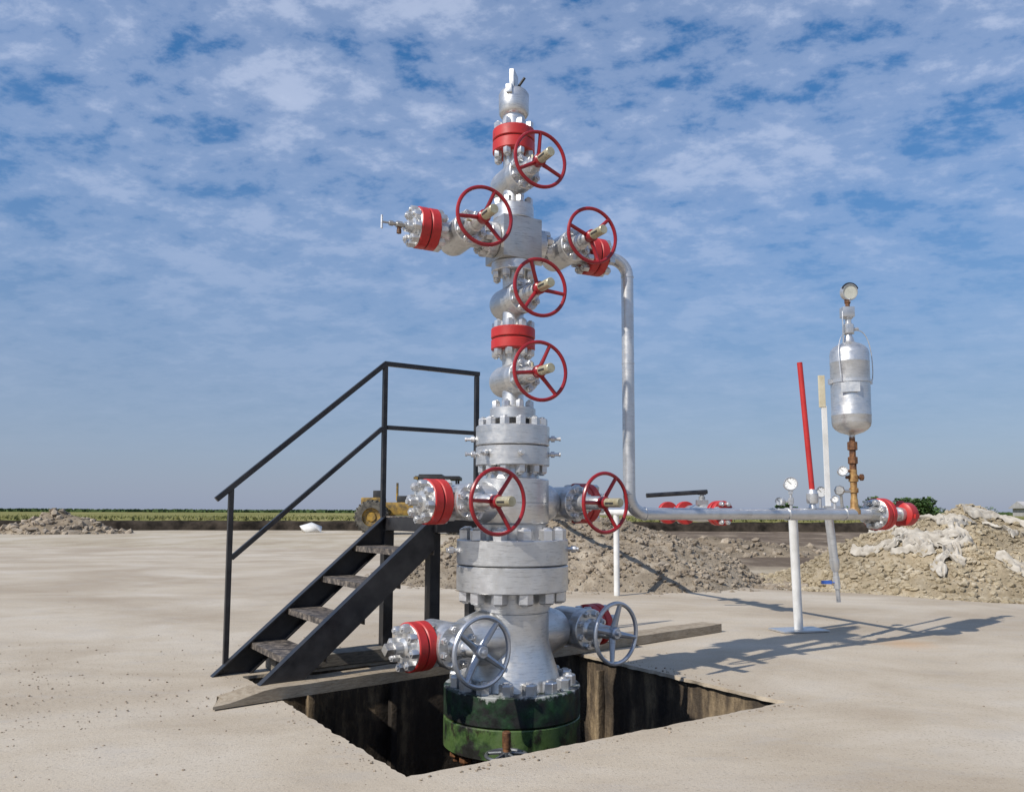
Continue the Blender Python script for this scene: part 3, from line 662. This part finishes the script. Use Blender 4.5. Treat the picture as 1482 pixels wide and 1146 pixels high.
m = MB(); m.tube([(-.085, -.012, .28), (0, 0, .28)], .010, 8); m.tube([(-.055, 0, .235), (.06, 0, .235)], .012, 8); m.tube([(.05, 0, .235), (.07, 0, .235)], .024, 8); ob('needle_valve', m.mesh('needle_valve', 'rust_dark', 30), rs)
m = MB(); m.tube([(0, 0, .135), (-.10, -.01, .135)], .012, 8); m.lathe([(0, -.02), (.036, -.02), (.038, 0), (.03, .016), (0, .016)], 8, frame((-.11, -.015, .14), (-.5, -1, 0)))
m.tube([(-.10, -.01, .135), (-.085, 0, -.01)], .011, 8); ob('tap', m.mesh('tap', 'silver_worn', 30), rs)
z0, z1, r = .545, 1.225, .136
prof = [(.02, z0-.04), (.021, z0-.005), (.03, z0)]+[(r*math.sin(a)*.995+.0, z0+.085*(1-math.cos(a))) for a in [.35+.30*k for k in range(4)]]+[(r, z0+.09), (r, z0+.13), (r*1.012, z0+.135), (r*1.012, z0+.145), (r, z0+.15), (r, z1-.16), (r*1.012, z1-.155), (r*1.012, z1-.145), (r, z1-.14), (r, z1-.085)]+[(r*math.cos(a), z1-.085+.085*math.sin(a)) for a in [.3, .6, .9, 1.15]]+[(.04, z1+.005), (.034, z1+.03), (.024, z1+.05), (.024, z1+.07)]
vb = ob('bottle', MB().lathe(prof, 44).mesh('bottle', 'silver_paint', 40), ves)
ob('strap', MB().lathe([(r+.001, z0+.375), (r+.006, z0+.376), (r+.006, z0+.398), (r+.001, z0+.399)], 44).mesh('strap', 'galvanised', 30), vb)
m = MB(); m.box(.125, .008, .07, frame((-.055, -r+.0, z0+.33), (0, 0, 1), (1, -.42, 0))); ob('plate', m.mesh('plate', 'silver_paint', 0), vb)
m = MB(); m.box(.02, .03, .035, T((r+.012, 0, z0+.388))); m.box(.02, .03, .035, T((-r-.012, 0, z0+.388))); ob('strap_lug', m.mesh('strap_lug', 'galvanised', 0), vb)
m = MB(); m.tube([(.03, 0, z1+.085)]+[(.03+.135*math.sin(k*PI/2/10), -.01, z1+.085+.02*math.sin(k*PI/10)-.30*(k/10)**2.2) for k in range(1, 11)]+[(.16, -.01, z0+.40)], .004, 6)
m.tube([(-.03, 0, z1+.06)]+[(-.03-.09*math.sin(k*PI/2/8), -.08*k/8-.03, z1+.06-.22*(k/8)**2) for k in range(1, 9)]+[(-.115, -.118, z0+.39)], .0035, 6)
ob('wire', m.mesh('wire', 'galvanised', 40), vb)
m = MB(); m.lathe([(.024, z1+.06), (.044, z1+.065), (.044, z1+.13), (.026, z1+.14), (.024, z1+.175), (.036, z1+.18), (.036, z1+.19)], 6); m.box(.085, .07, .075, T((-.005, 0, z1+.225))); m.tube([(.0, 0, z1+.10), (.07, -.01, z1+.10)], .012, 8); m.tube([(-.048, -.02, z1-.01), (-.048, -.02, z1+.23)], .006, 6)
ob('head_fitting', m.mesh('head_fitting', 'silver_paint', 30, .003), ves)
m = MB(); m.lathe([(.017, z1+.26), (.017, z1+.29), (.023, z1+.295), (.023, z1+.32)], 8); ob('nipple', m.mesh('nipple', 'rust_dark', 30), ves)
zt = vk
gauge((vk.x+.01, vk.y-.01, PZ+.03+z1+.375), .062, PZ+.03+z1+.31, 'large pale gauge with a black hood at the top of the silver bottle', (.12, -1, -.12), False, True)

# ---------------------------------------------------------------- STAIRS
SO = V3((-1.785, 4.90, 0)); SW = .74
st = empty('steel_stairs', SO, 'black steel stairs with a handrail leading to a small platform behind the wellhead', 'stairs', None, math.atan2(.554, .832))
SLO = .862; US = 1.095; PH = .94
def stringer(y, inward):
    m = MB()
    def para(y0, y1, o0, o1):       # slanted plate between vertical offsets o0 (top) and o1 below the top edge
        pts = []
        for yy in (y0, y1):
            pts += [(o0/SLO, yy, 0), (o1/SLO, yy, 0), (US, yy, SLO*US-o1), (US, yy, SLO*US-o0)]
        m.add(pts, [(0, 1, 2, 3), (7, 6, 5, 4), (0, 4, 5, 1), (1, 5, 6, 2), (2, 6, 7, 3), (3, 7, 4, 0)])
    w = .055*inward
    para(y, y+.008*inward, .0115, .188); para(y, y+w, 0, .011); para(y, y+w, .1885, .2)
    return m.mesh('stringer', 'black_paint', 30)
ob('stringer', stringer(0, -1), st); ob('stringer', stringer(-SW, 1), st)
m = MB(); m.box(.215, SW-.02, .008); m.box(.006, SW-.02, .030, None, (-.1055, 0, -.0155)); m.box(.006, SW-.02, .030, None, (.1055, 0, -.0155)); tr = m.mesh('tread', 'rusty_tread', 0)
for i in range(4):
    z = .189*(i+1); ob('tread', tr, st, T((z/SLO+.115, -SW/2, z-.012)))
UE = 1.83
m = MB()
m.box(.06, SW+.06, .085, None, (US+.03, -SW/2, PH-.05)); ob('front_beam', m.mesh('front_beam', 'black_paint', 0, .003), st)
m = MB(); m.box(UE-US-.06, .05, .085, None, ((US+UE)/2+.03, .0, PH-.05)); m.box(UE-US-.06, .05, .085, None, ((US+UE)/2+.03, -SW, PH-.05)); ob('side_beam', m.mesh('side_beam', 'black_paint', 0, .003), st)
m = MB(); m.box(UE-US, SW+.04, .008, None, ((US+UE)/2, -SW/2, PH-.002)); ob('platform_deck', m.mesh('platform_deck', 'rusty_tread', 0), st)
m = MB(); m.box(.07, .07, PH-.165, None, (0, 0, (PH-.165)/2+.07)); lg = m.mesh('leg', 'black_paint', 0, .004)
for u in (US+.035, UE-.035):
    for y, dz in ((.0, .0), (-SW+.085, -.001)): ob('leg', lg, st, T((u, y, dz)))
def sq(p, q, w, name):
    w *= .85; p, q = V3(p), V3(q); d = q-p; m = MB(); m.box(w, w, d.length, frame((p+q)/2, d, (0, 1, 0))); return ob(name, m.mesh(name, 'black_paint', 0, .003), st)
RTOP = 1.985
sq((.087, .0, .02), (.087, 0, 1.12), .036, 'rail_post'); sq((US, 0, PH), (US, 0, RTOP-.018), .036, 'rail_post'); sq((UE, 0, PH), (UE, 0, RTOP-.018), .036, 'rail_post')
sq((.0, 0, RTOP-SLO*US), (US+.008, 0, RTOP+.006), .038, 'handrail'); sq((US, 0, RTOP), (UE+.02, 0, RTOP), .037, 'handrail')
sq((.10, 0, 1.545-SLO*(US-.1)), (US-.015, 0, 1.537), .034, 'mid_rail'); sq((US+.018, 0, 1.545), (UE-.018, 0, 1.545), .034, 'mid_rail')

# ---------------------------------------------------------------- PLANKS
def plank(a, b, w, th, mat, label, z=0.0, wedge=0.0, rough=1.0, seed=0):
    a, b = V3((*a, 0)), V3((*b, 0)); Ln = (b-a).length; d = (b-a).normalized()
    m = MB(); nu = 48; vs, fs = [], []
    sec = [(0, 0), (0, 1), (.5, 1), (1, 1), (1, 0)]
    for i in range(nu+1):
        u = Ln*i/nu
        for (s, t) in sec:
            tz = th*(t if u > wedge or not wedge else t*max(.22, u/wedge))
            uu = u+(.05*noise.noise(V3((s*4+seed, t, 2)))+(.10*s if wedge else 0)*(1-i/nu))*(1 if i in (0, nu) else 0)
            jy = .006*rough*noise.noise(V3((u*3, s*5+seed, 1))); jz = .004*rough*noise.noise(V3((u*5, s*3, seed+4)))*t
            vs.append((uu, s*w+jy, tz+jz))
    k = len(sec)
    for i in range(nu):
        for j in range(k): fs.append((i*k+j, i*k+(j+1) % k, (i+1)*k+(j+1) % k, (i+1)*k+j))
    fs += [(0, 1, 2), (0, 2, 4), (2, 3, 4)]+[(nu*k, nu*k+2, nu*k+1), (nu*k, nu*k+4, nu*k+2), (nu*k+2, nu*k+4, nu*k+3)]
    m.add(vs, fs); o = ob('wooden_plank', m.mesh('wooden_plank', mat, 30), None, T((a.x, a.y, z)) @ Matrix.Rotation(math.atan2(d.y, d.x), 4, 'Z'))
    return tag(o, label, 'plank', 'timber planks across the cellar')
plank((-1.457, 4.056), (1.715, 6.70), .19, .062, 'old_timber', 'long weathered plank with a tapered end running under the stair foot past the wellhead', .006, .28, 1.2, 1)
plank((-1.42, 4.98), (.62, 6.36), .20, .075, 'grey_timber', 'dark plank along the far edge of the pit beneath the platform', .006, 0, 1.0, 12)

# ---------------------------------------------------------------- MOUNDS
def mound_h(x, y, c, rx, ry, h, seed, pw=1.0):
    dx, dy = (x-c[0])/rx, (y-c[1])/ry; d = math.sqrt(dx*dx+dy*dy)
    d *= 1+.18*noise.noise(V3((x*.7+seed, y*.7, 1)))
    b = max(0.0, 1-d)
    b = b**pw*(1+.22*noise.noise(V3((x*1.1+seed, y*1.1, 5))))
    ed = min(1.0, max(0.0, (1-d)*5))
    fn = noise.fractal(V3((x*2.2+seed, y*2.2, 2)), 1.0, 2.0, 5)
    return h*b+ed*(.075*fn+.035*noise.noise(V3((x*9, y*9, seed)))+.02*noise.noise(V3((x*21, y*21, seed))))
ROCKS = []
for k in range(6):
    bm = bmesh.new(); bmesh.ops.create_icosphere(bm, subdivisions=1, radius=1)
    for v in bm.verts: v.co *= random.uniform(.65, 1.15)
    ROCKS.append(([tuple(v.co) for v in bm.verts], [tuple(v.index for v in f.verts) for f in bm.faces])); bm.free()
def mound(name, label, c, rx, ry, h, seed, mat, rmat, nr, pw=1.0, res=130, rmin=.008, rmax=.055, spread=1.12):
    m = MB(); vs, fs = [], []; nx, ny = res, int(res*.8)
    for j in range(ny+1):
        for i in range(nx+1):
            x = c[0]+rx*1.15*(2*i/nx-1); y = c[1]+ry*1.15*(2*j/ny-1)
            vs.append((x-c[0], y-c[1], mound_h(x, y, c, rx, ry, h, seed, pw)-.055))
    for j in range(ny):
        for i in range(nx): q = j*(nx+1)+i; fs.append((q, q+1, q+nx+2, q+nx+1))
    m.add(vs, fs); o = ob(name, m.mesh(name, mat, 80), None, T((c[0], c[1], 0))); tag(o, label, 'mound')
    if nr:
        m = MB()
        for i in range(nr):
            a = random.uniform(0, 2*PI); q = math.sqrt(random.random())*spread
            x, y = c[0]+rx*q*math.cos(a), c[1]+ry*q*math.sin(a); z = max(-.03, mound_h(x, y, c, rx, ry, h, seed, pw)-.055)
            s = rmin+(rmax-rmin)*random.random()**3.2
            M = T((x-c[0], y-c[1], z+s*.2)) @ Matrix.Rotation(random.uniform(0, 6), 4, 'Z') @ Matrix.Rotation(random.uniform(0, 1), 4, 'X') @ Matrix.Diagonal((s*random.uniform(.8, 1.5), s, s*random.uniform(.5, .9), 1))
            v, f = random.choice(ROCKS); m.add(v, f, M)
        r_ = ob('rubble', m.mesh('rubble', rmat, 25), o); r_['kind'] = 'stuff'
    return o
mound('dirt_mound', 'low grey brown dirt heap right behind the wellhead', (1.05, 11.9), 2.9, 2.0, .98, 3.0, 'mound_grey', 'rubble_grey', 9000, .8)
mound('dirt_mound', 'rubble heap seen between the stair legs', (-.75, 12.6), 1.35, 1.5, .62, 8.0, 'mound_yellow', 'rubble_grey', 4000, .8, 80)
RC, RRX, RRY, RH, RS, RP = (6.4, 11.6), 2.6, 2.3, 1.10, 11.0, .78
mound('rubble_mound', 'tall yellowish rubble heap with torn pale sheeting at the right', RC, RRX, RRY, RH, RS, 'mound_yellow', 'rubble_yellow', 14000, RP, 150)
mound('dirt_mound', 'small far dirt heap against the earth bank at the left', (-19.2, 34.5), 2.7, 1.6, .92, 21.0, 'mound_far', 'rubble_grey', 500, .85, 60, .04, .22)
mound('dirt_mound', 'long low spoil ridge behind the dirt heap on the right', (4.6, 19.5), 3.4, 1.4, .42, 31.0, 'mound_far', 'rubble_grey', 800, .8, 80, .02, .12)
# torn sheeting draped over the rubble heap
def RHt(x, y): return mound_h(x, y, RC, RRX, RRY, RH, RS, RP)-.055
def sheet(p, ang, ln, wd, label, seed, curl=.5):
    m = MB(); nu, nv = 60, 24; vs, fs = [], []
    x, y, a = p[0], p[1], ang
    for i in range(nu+1):
        w = wd*(.45+.55*abs(math.sin(.5+2.6*i/nu+seed)))*(1 if 0 < i < nu else .5)
        for j in range(nv+1):
            s = j/nv-.5; s2 = s+.05*noise.noise(V3((i*.09, seed*2, s*6)))
            px, py = x-math.sin(a)*w*s2, y+math.cos(a)*w*s2
            fold = abs(math.sin(s*wd*38+1.5*noise.noise(V3((i*.07, seed, s*3)))+seed))
            z = max(0, RHt(px, py))+.005+.07*fold*(1-.5*abs(s))+.05*abs(noise.noise(V3((px*3, py*3, seed))))+.02*noise.noise(V3((px*11, py*11, seed)))
            vs.append((px-p[0], py-p[1], z))
        a += curl*(noise.noise(V3((i*.10, seed*3.1, 0))))*.30
        x += math.cos(a)*ln/nu; y += math.sin(a)*ln/nu
    for i in range(nu):
        for j in range(nv): q = i*(nv+1)+j; fs.append((q, q+1, q+nv+2, q+nv+1))
    m.add(vs, fs); o = ob('torn_sheet', m.mesh('torn_sheet', 'fabric_cloth', 50), None, T((p[0], p[1], 0)))
    md = o.modifiers.new('thickness', 'SOLIDIFY'); md.thickness = .008
    tag(o, label, 'sheet', 'torn pale sheets on the rubble heap')
for p, a, ln, w, lb in (
    ((6.0, 11.3), -2.45, 1.5, .42, 'torn pale sheet hanging from the heap crest toward the red capped pipe'),
    ((5.85, 11.15), -2.2, 1.3, .26, 'narrow twisted sheet just below the one hanging from the heap crest'),
    ((6.05, 11.45), .1, 1.0, .34, 'torn pale sheet lying along the heap crest to the right'),
    ((6.15, 11.2), -1.1, .7, .20, 'short twisted sheet falling to the right from the heap crest'),
    ((5.55, 10.75), -2.6, .95, .36, 'crumpled pale sheet in the middle of the heap front'),
    ((5.35, 10.55), -2.9, 1.0, .30, 'crumpled sheet low on the heap front left of the middle'),
    ((6.9, 11.35), -.35, 1.3, .40, 'torn pale sheet running along the right shoulder of the heap'),
    ((7.1, 11.0), -.7, 1.2, .28, 'narrow torn sheet sliding down below the right shoulder of the heap'),
    ((4.75, 10.75), -2.7, .7, .26, 'small crumpled sheet low on the left side of the heap'),
    ((5.7, 9.95), -.12, 1.1, .07, 'thin pale strip of sheeting low on the heap front'),
    ((6.45, 10.8), -1.35, .6, .22, 'short torn sheet hanging down the heap front right of the crest'),
    ((7.3, 10.5), -.9, .8, .32, 'torn sheet at the right foot of the heap by the frame edge'),
    ((5.1, 10.2), -2.9, .6, .20, 'small rumpled sheet at the foot of the heap front')):
    sheet((p[0]+.35, p[1]), a, ln*.9, w*.72, lb, 1.0+p[0]*3.7+w*9, .9)

for k in range(16):
    px_, py_ = random.uniform(4.9, 7.6), random.uniform(9.9, 11.5)
    sheet((px_, py_), random.uniform(-3.0, -.2), random.uniform(.25, .6), random.uniform(.08, .22), 'small scrap of torn pale sheeting half buried in the rubble heap', 40+k*3.3, 1.2)

# ---------------------------------------------------------------- pebbles and clods on the slab
m = MB()
cc = cel(HS/2, HS/2)
for i in range(4200):
    if random.random() < .72: x, y = random.gauss(-2.7, .9), random.gauss(4.3, 1.0)
    else: x, y = random.uniform(-9, 5), random.uniform(2.4, 11)
    d = V3((x, y, 0))-Np; u, v = d.dot(E1), d.dot(E2)
    if -.08 < u < HS+.08 and -.08 < v < HS+.08: continue
    s = .0013+.0055*random.random()**8
    vv, ff = random.choice(ROCKS); m.add(vv, ff, T((x, y, s*.3)) @ Matrix.Rotation(random.uniform(0, 6), 4, 'Z') @ Matrix.Diagonal((s*1.3, s, s*.7, 1)))
for i in range(350):           # crumbs along the pit edge
    s_ = random.uniform(0, HS); side = random.choice((0, 1, 3)); o_ = .03+abs(random.gauss(0, .05))
    p = cel(s_, -o_) if side == 0 else cel(HS+o_, s_) if side == 1 else cel(-o_, s_)
    s = .002+.006*random.random()**3
    vv, ff = random.choice(ROCKS); m.add(vv, ff, T((p.x, p.y, s*.3)) @ Matrix.Rotation(random.uniform(0, 6), 4, 'Z') @ Matrix.Diagonal((s*1.3, s, s*.7, 1)))
tag(ob('pebbles', m.mesh('pebbles', 'pebble', 25)), 'small stones and clods scattered over the slab', 'pebbles', kind='stuff')

# ---------------------------------------------------------------- distant loader
ld = empty('wheel_loader', (-4.75, 35, 0), 'yellow wheeled earthmover with a black canopy parked far behind the stairs', 'loader')
def wheel(px, py, r, w):
    m = MB(); m.lathe([(r*.55, -w/2), (r*.9, -w/2), (r, -w*.35), (r, w*.35), (r*.9, w/2), (r*.55, w/2)], 28)
    for k in range(24): m.box(r*.10, w*1.02, r*.07, Matrix.Rotation(2*PI*k/24, 4, 'Z') @ T((r*.985, 0, 0)) @ Matrix.Rotation(PI/2, 4, 'X'))
    Mw = T((px, py, r)) @ Matrix.Rotation(PI/2, 4, 'X')
    o = ob('tyre', m.mesh('tyre', 'tyre_rubber', 35), ld, Mw)
    m = MB(); m.lathe([(0, w*.30), (r*.25, w*.32), (r*.3, w*.2), (r*.5, w*.25), (r*.56, w*.45), (r*.56, -w*.45), (0, -w*.3)], 24); ob('rim', m.mesh('rim', 'yellow_paint', 35), o)
for px in (-1.1, 2.3):
    for py in (-.95, .95): wheel(px, py, .70, .5)
m = MB(); m.box(4.4, 1.1, .55, None, (.7, 0, 1.05)); m.box(1.9, .9, .75, None, (2.0, 0, 1.6)); m.box(.9, 1.2, .35, None, (-1.2, 0, 1.35)); ob('body', m.mesh('body', 'yellow_paint', 30, .05), ld)
m = MB(); m.box(.35, .8, .75, None, (-1.0, 0, 1.45)); m.box(.5, .9, .4, None, (.1, 0, 1.4)); ob('engine', m.mesh('engine', 'black_plastic', 30, .03), ld)
m = MB(); m.box(1.9, 1.7, .15, None, (1.6, 0, 2.36)); m.box(1.0, 1.6, .10, None, (1.3, 0, 2.46)); cn = ob('canopy', m.mesh('canopy', 'black_plastic', 30, .03), ld)
for dx in (.8, 2.4):
    for dy in (-.7, .7):
        m = MB(); m.box(.08, .08, 1.1, None, (dx, dy, 1.78)); ob('canopy_post', m.mesh('canopy_post', 'black_paint', 0), ld)
m = MB(); m.box(.18, .1, .10, None, (.7, -.88, 2.34)); ob('work_lamp', m.mesh('work_lamp', 'yellow_paint', 0), cn)
m = MB(); m.tube([(-.15, -.3, 1.4), (-.15, -.3, 2.15)], .05, 10); ob('exhaust', m.mesh('exhaust', 'yellow_paint', 35), ld)

# pale boulder by the far bank
v, f = ROCKS[2]; m = MB(); m.add(v, f, Matrix.Diagonal((.62, .4, .30, 1))); tag(ob('pale_rock', m.mesh('pale_rock', 'white_paint', 60), None, T((-9.1, 37.0, .12))), 'pale rock lying before the far earth bank', 'rock')

# ---------------------------------------------------------------- bushes and shed beyond the rubble heap
def bush(loc, rx, h, nl, label, name='bush'):
    e = empty(name, loc, label, 'bush', 'bushes on the right horizon')
    m = MB(); cl = [(random.gauss(0, .45)*rx, random.gauss(0, .35)*rx, h*random.uniform(.35, .8), random.uniform(.22, .42)*rx) for _ in range(14)]
    for i in range(nl):
        cx, cy, cz, cr = random.choice(cl); q = V3((random.gauss(0, 1), random.gauss(0, 1), random.gauss(0, 1))).normalized()*cr*random.random()**.4
        p = V3((cx, cy, cz))+V3((q.x, q.y, q.z*.75)); p.z = max(.1, p.z)
        s = random.uniform(.05, .13)*(.5+rx*.25); M = T(p) @ Matrix.Rotation(random.uniform(0, 6), 4, 'Z') @ Matrix.Rotation(random.uniform(-1.2, 1.2), 4, 'X')
        m.add([(-s, -s*.5, 0), (s, -s*.6, s*.1), (s*.8, s*.6, 0), (-s*.7, s*.5, s*.15)], [(0, 1, 2, 3)], M)
    ob('crown', m.mesh('crown', 'bush_leaf', 0), e)
    m = MB()
    for k in range(5):
        a = 6.28*k/5; m.tube([(0, 0, -.1), (.2*rx*math.cos(a), .2*rx*math.sin(a), h*.4), (.45*rx*math.cos(a), .45*rx*math.sin(a), h*.75)], [.05*h, .03*h, .012*h], 6)
    ob('trunk', m.mesh('trunk', 'bark', 40), e)
bush((30.0, 60, .55), 1.75, 1.5, 5200, 'large leafy bush rising behind the rubble heap')
bush((22.2, 66, .55), .9, 1.3, 1500, 'small bush behind the pressure gauge on the horizon')
for i, (x, y, r, h) in enumerate(((54, 125, 3.4, .85), (72, 128, 3.0, .8), (63, 126, 3.2, .7))):
    bush((x, y, .55), r, h, 2200, ('low hedge bush on the right horizon nearest the large leafy bush', 'low hedge bush at the far right beyond the grey shed', 'low hedge bush between the other two on the right horizon')[i])
sh = empty('farm_shed', (57.5, 92, .5), 'low grey farm building on the right horizon', 'building', None, -.15)
m = MB(); m.box(6.5, 4, 1.0, None, (3.4, 0, .5)); ob('wall', m.mesh('wall', 'shed_grey', 0), sh)
m = MB(); m.add([(-.2, -2.4, .95), (7.0, -2.4, .95), (7.0, 0, 1.75), (-.2, 0, 1.75), (-.2, 2.4, .95), (7.0, 2.4, .95)], [(0, 1, 2, 3), (3, 2, 5, 4), (0, 3, 4), (1, 5, 2)]); ob('roof', m.mesh('roof', 'shed_grey', 0), sh)
for k in range(3):
    m = MB(); m.box(.8, .06, .5, None, (1.4+k*1.9, -2.02, .5)); ob('window', m.mesh('window', 'glass_dark', 0), sh)
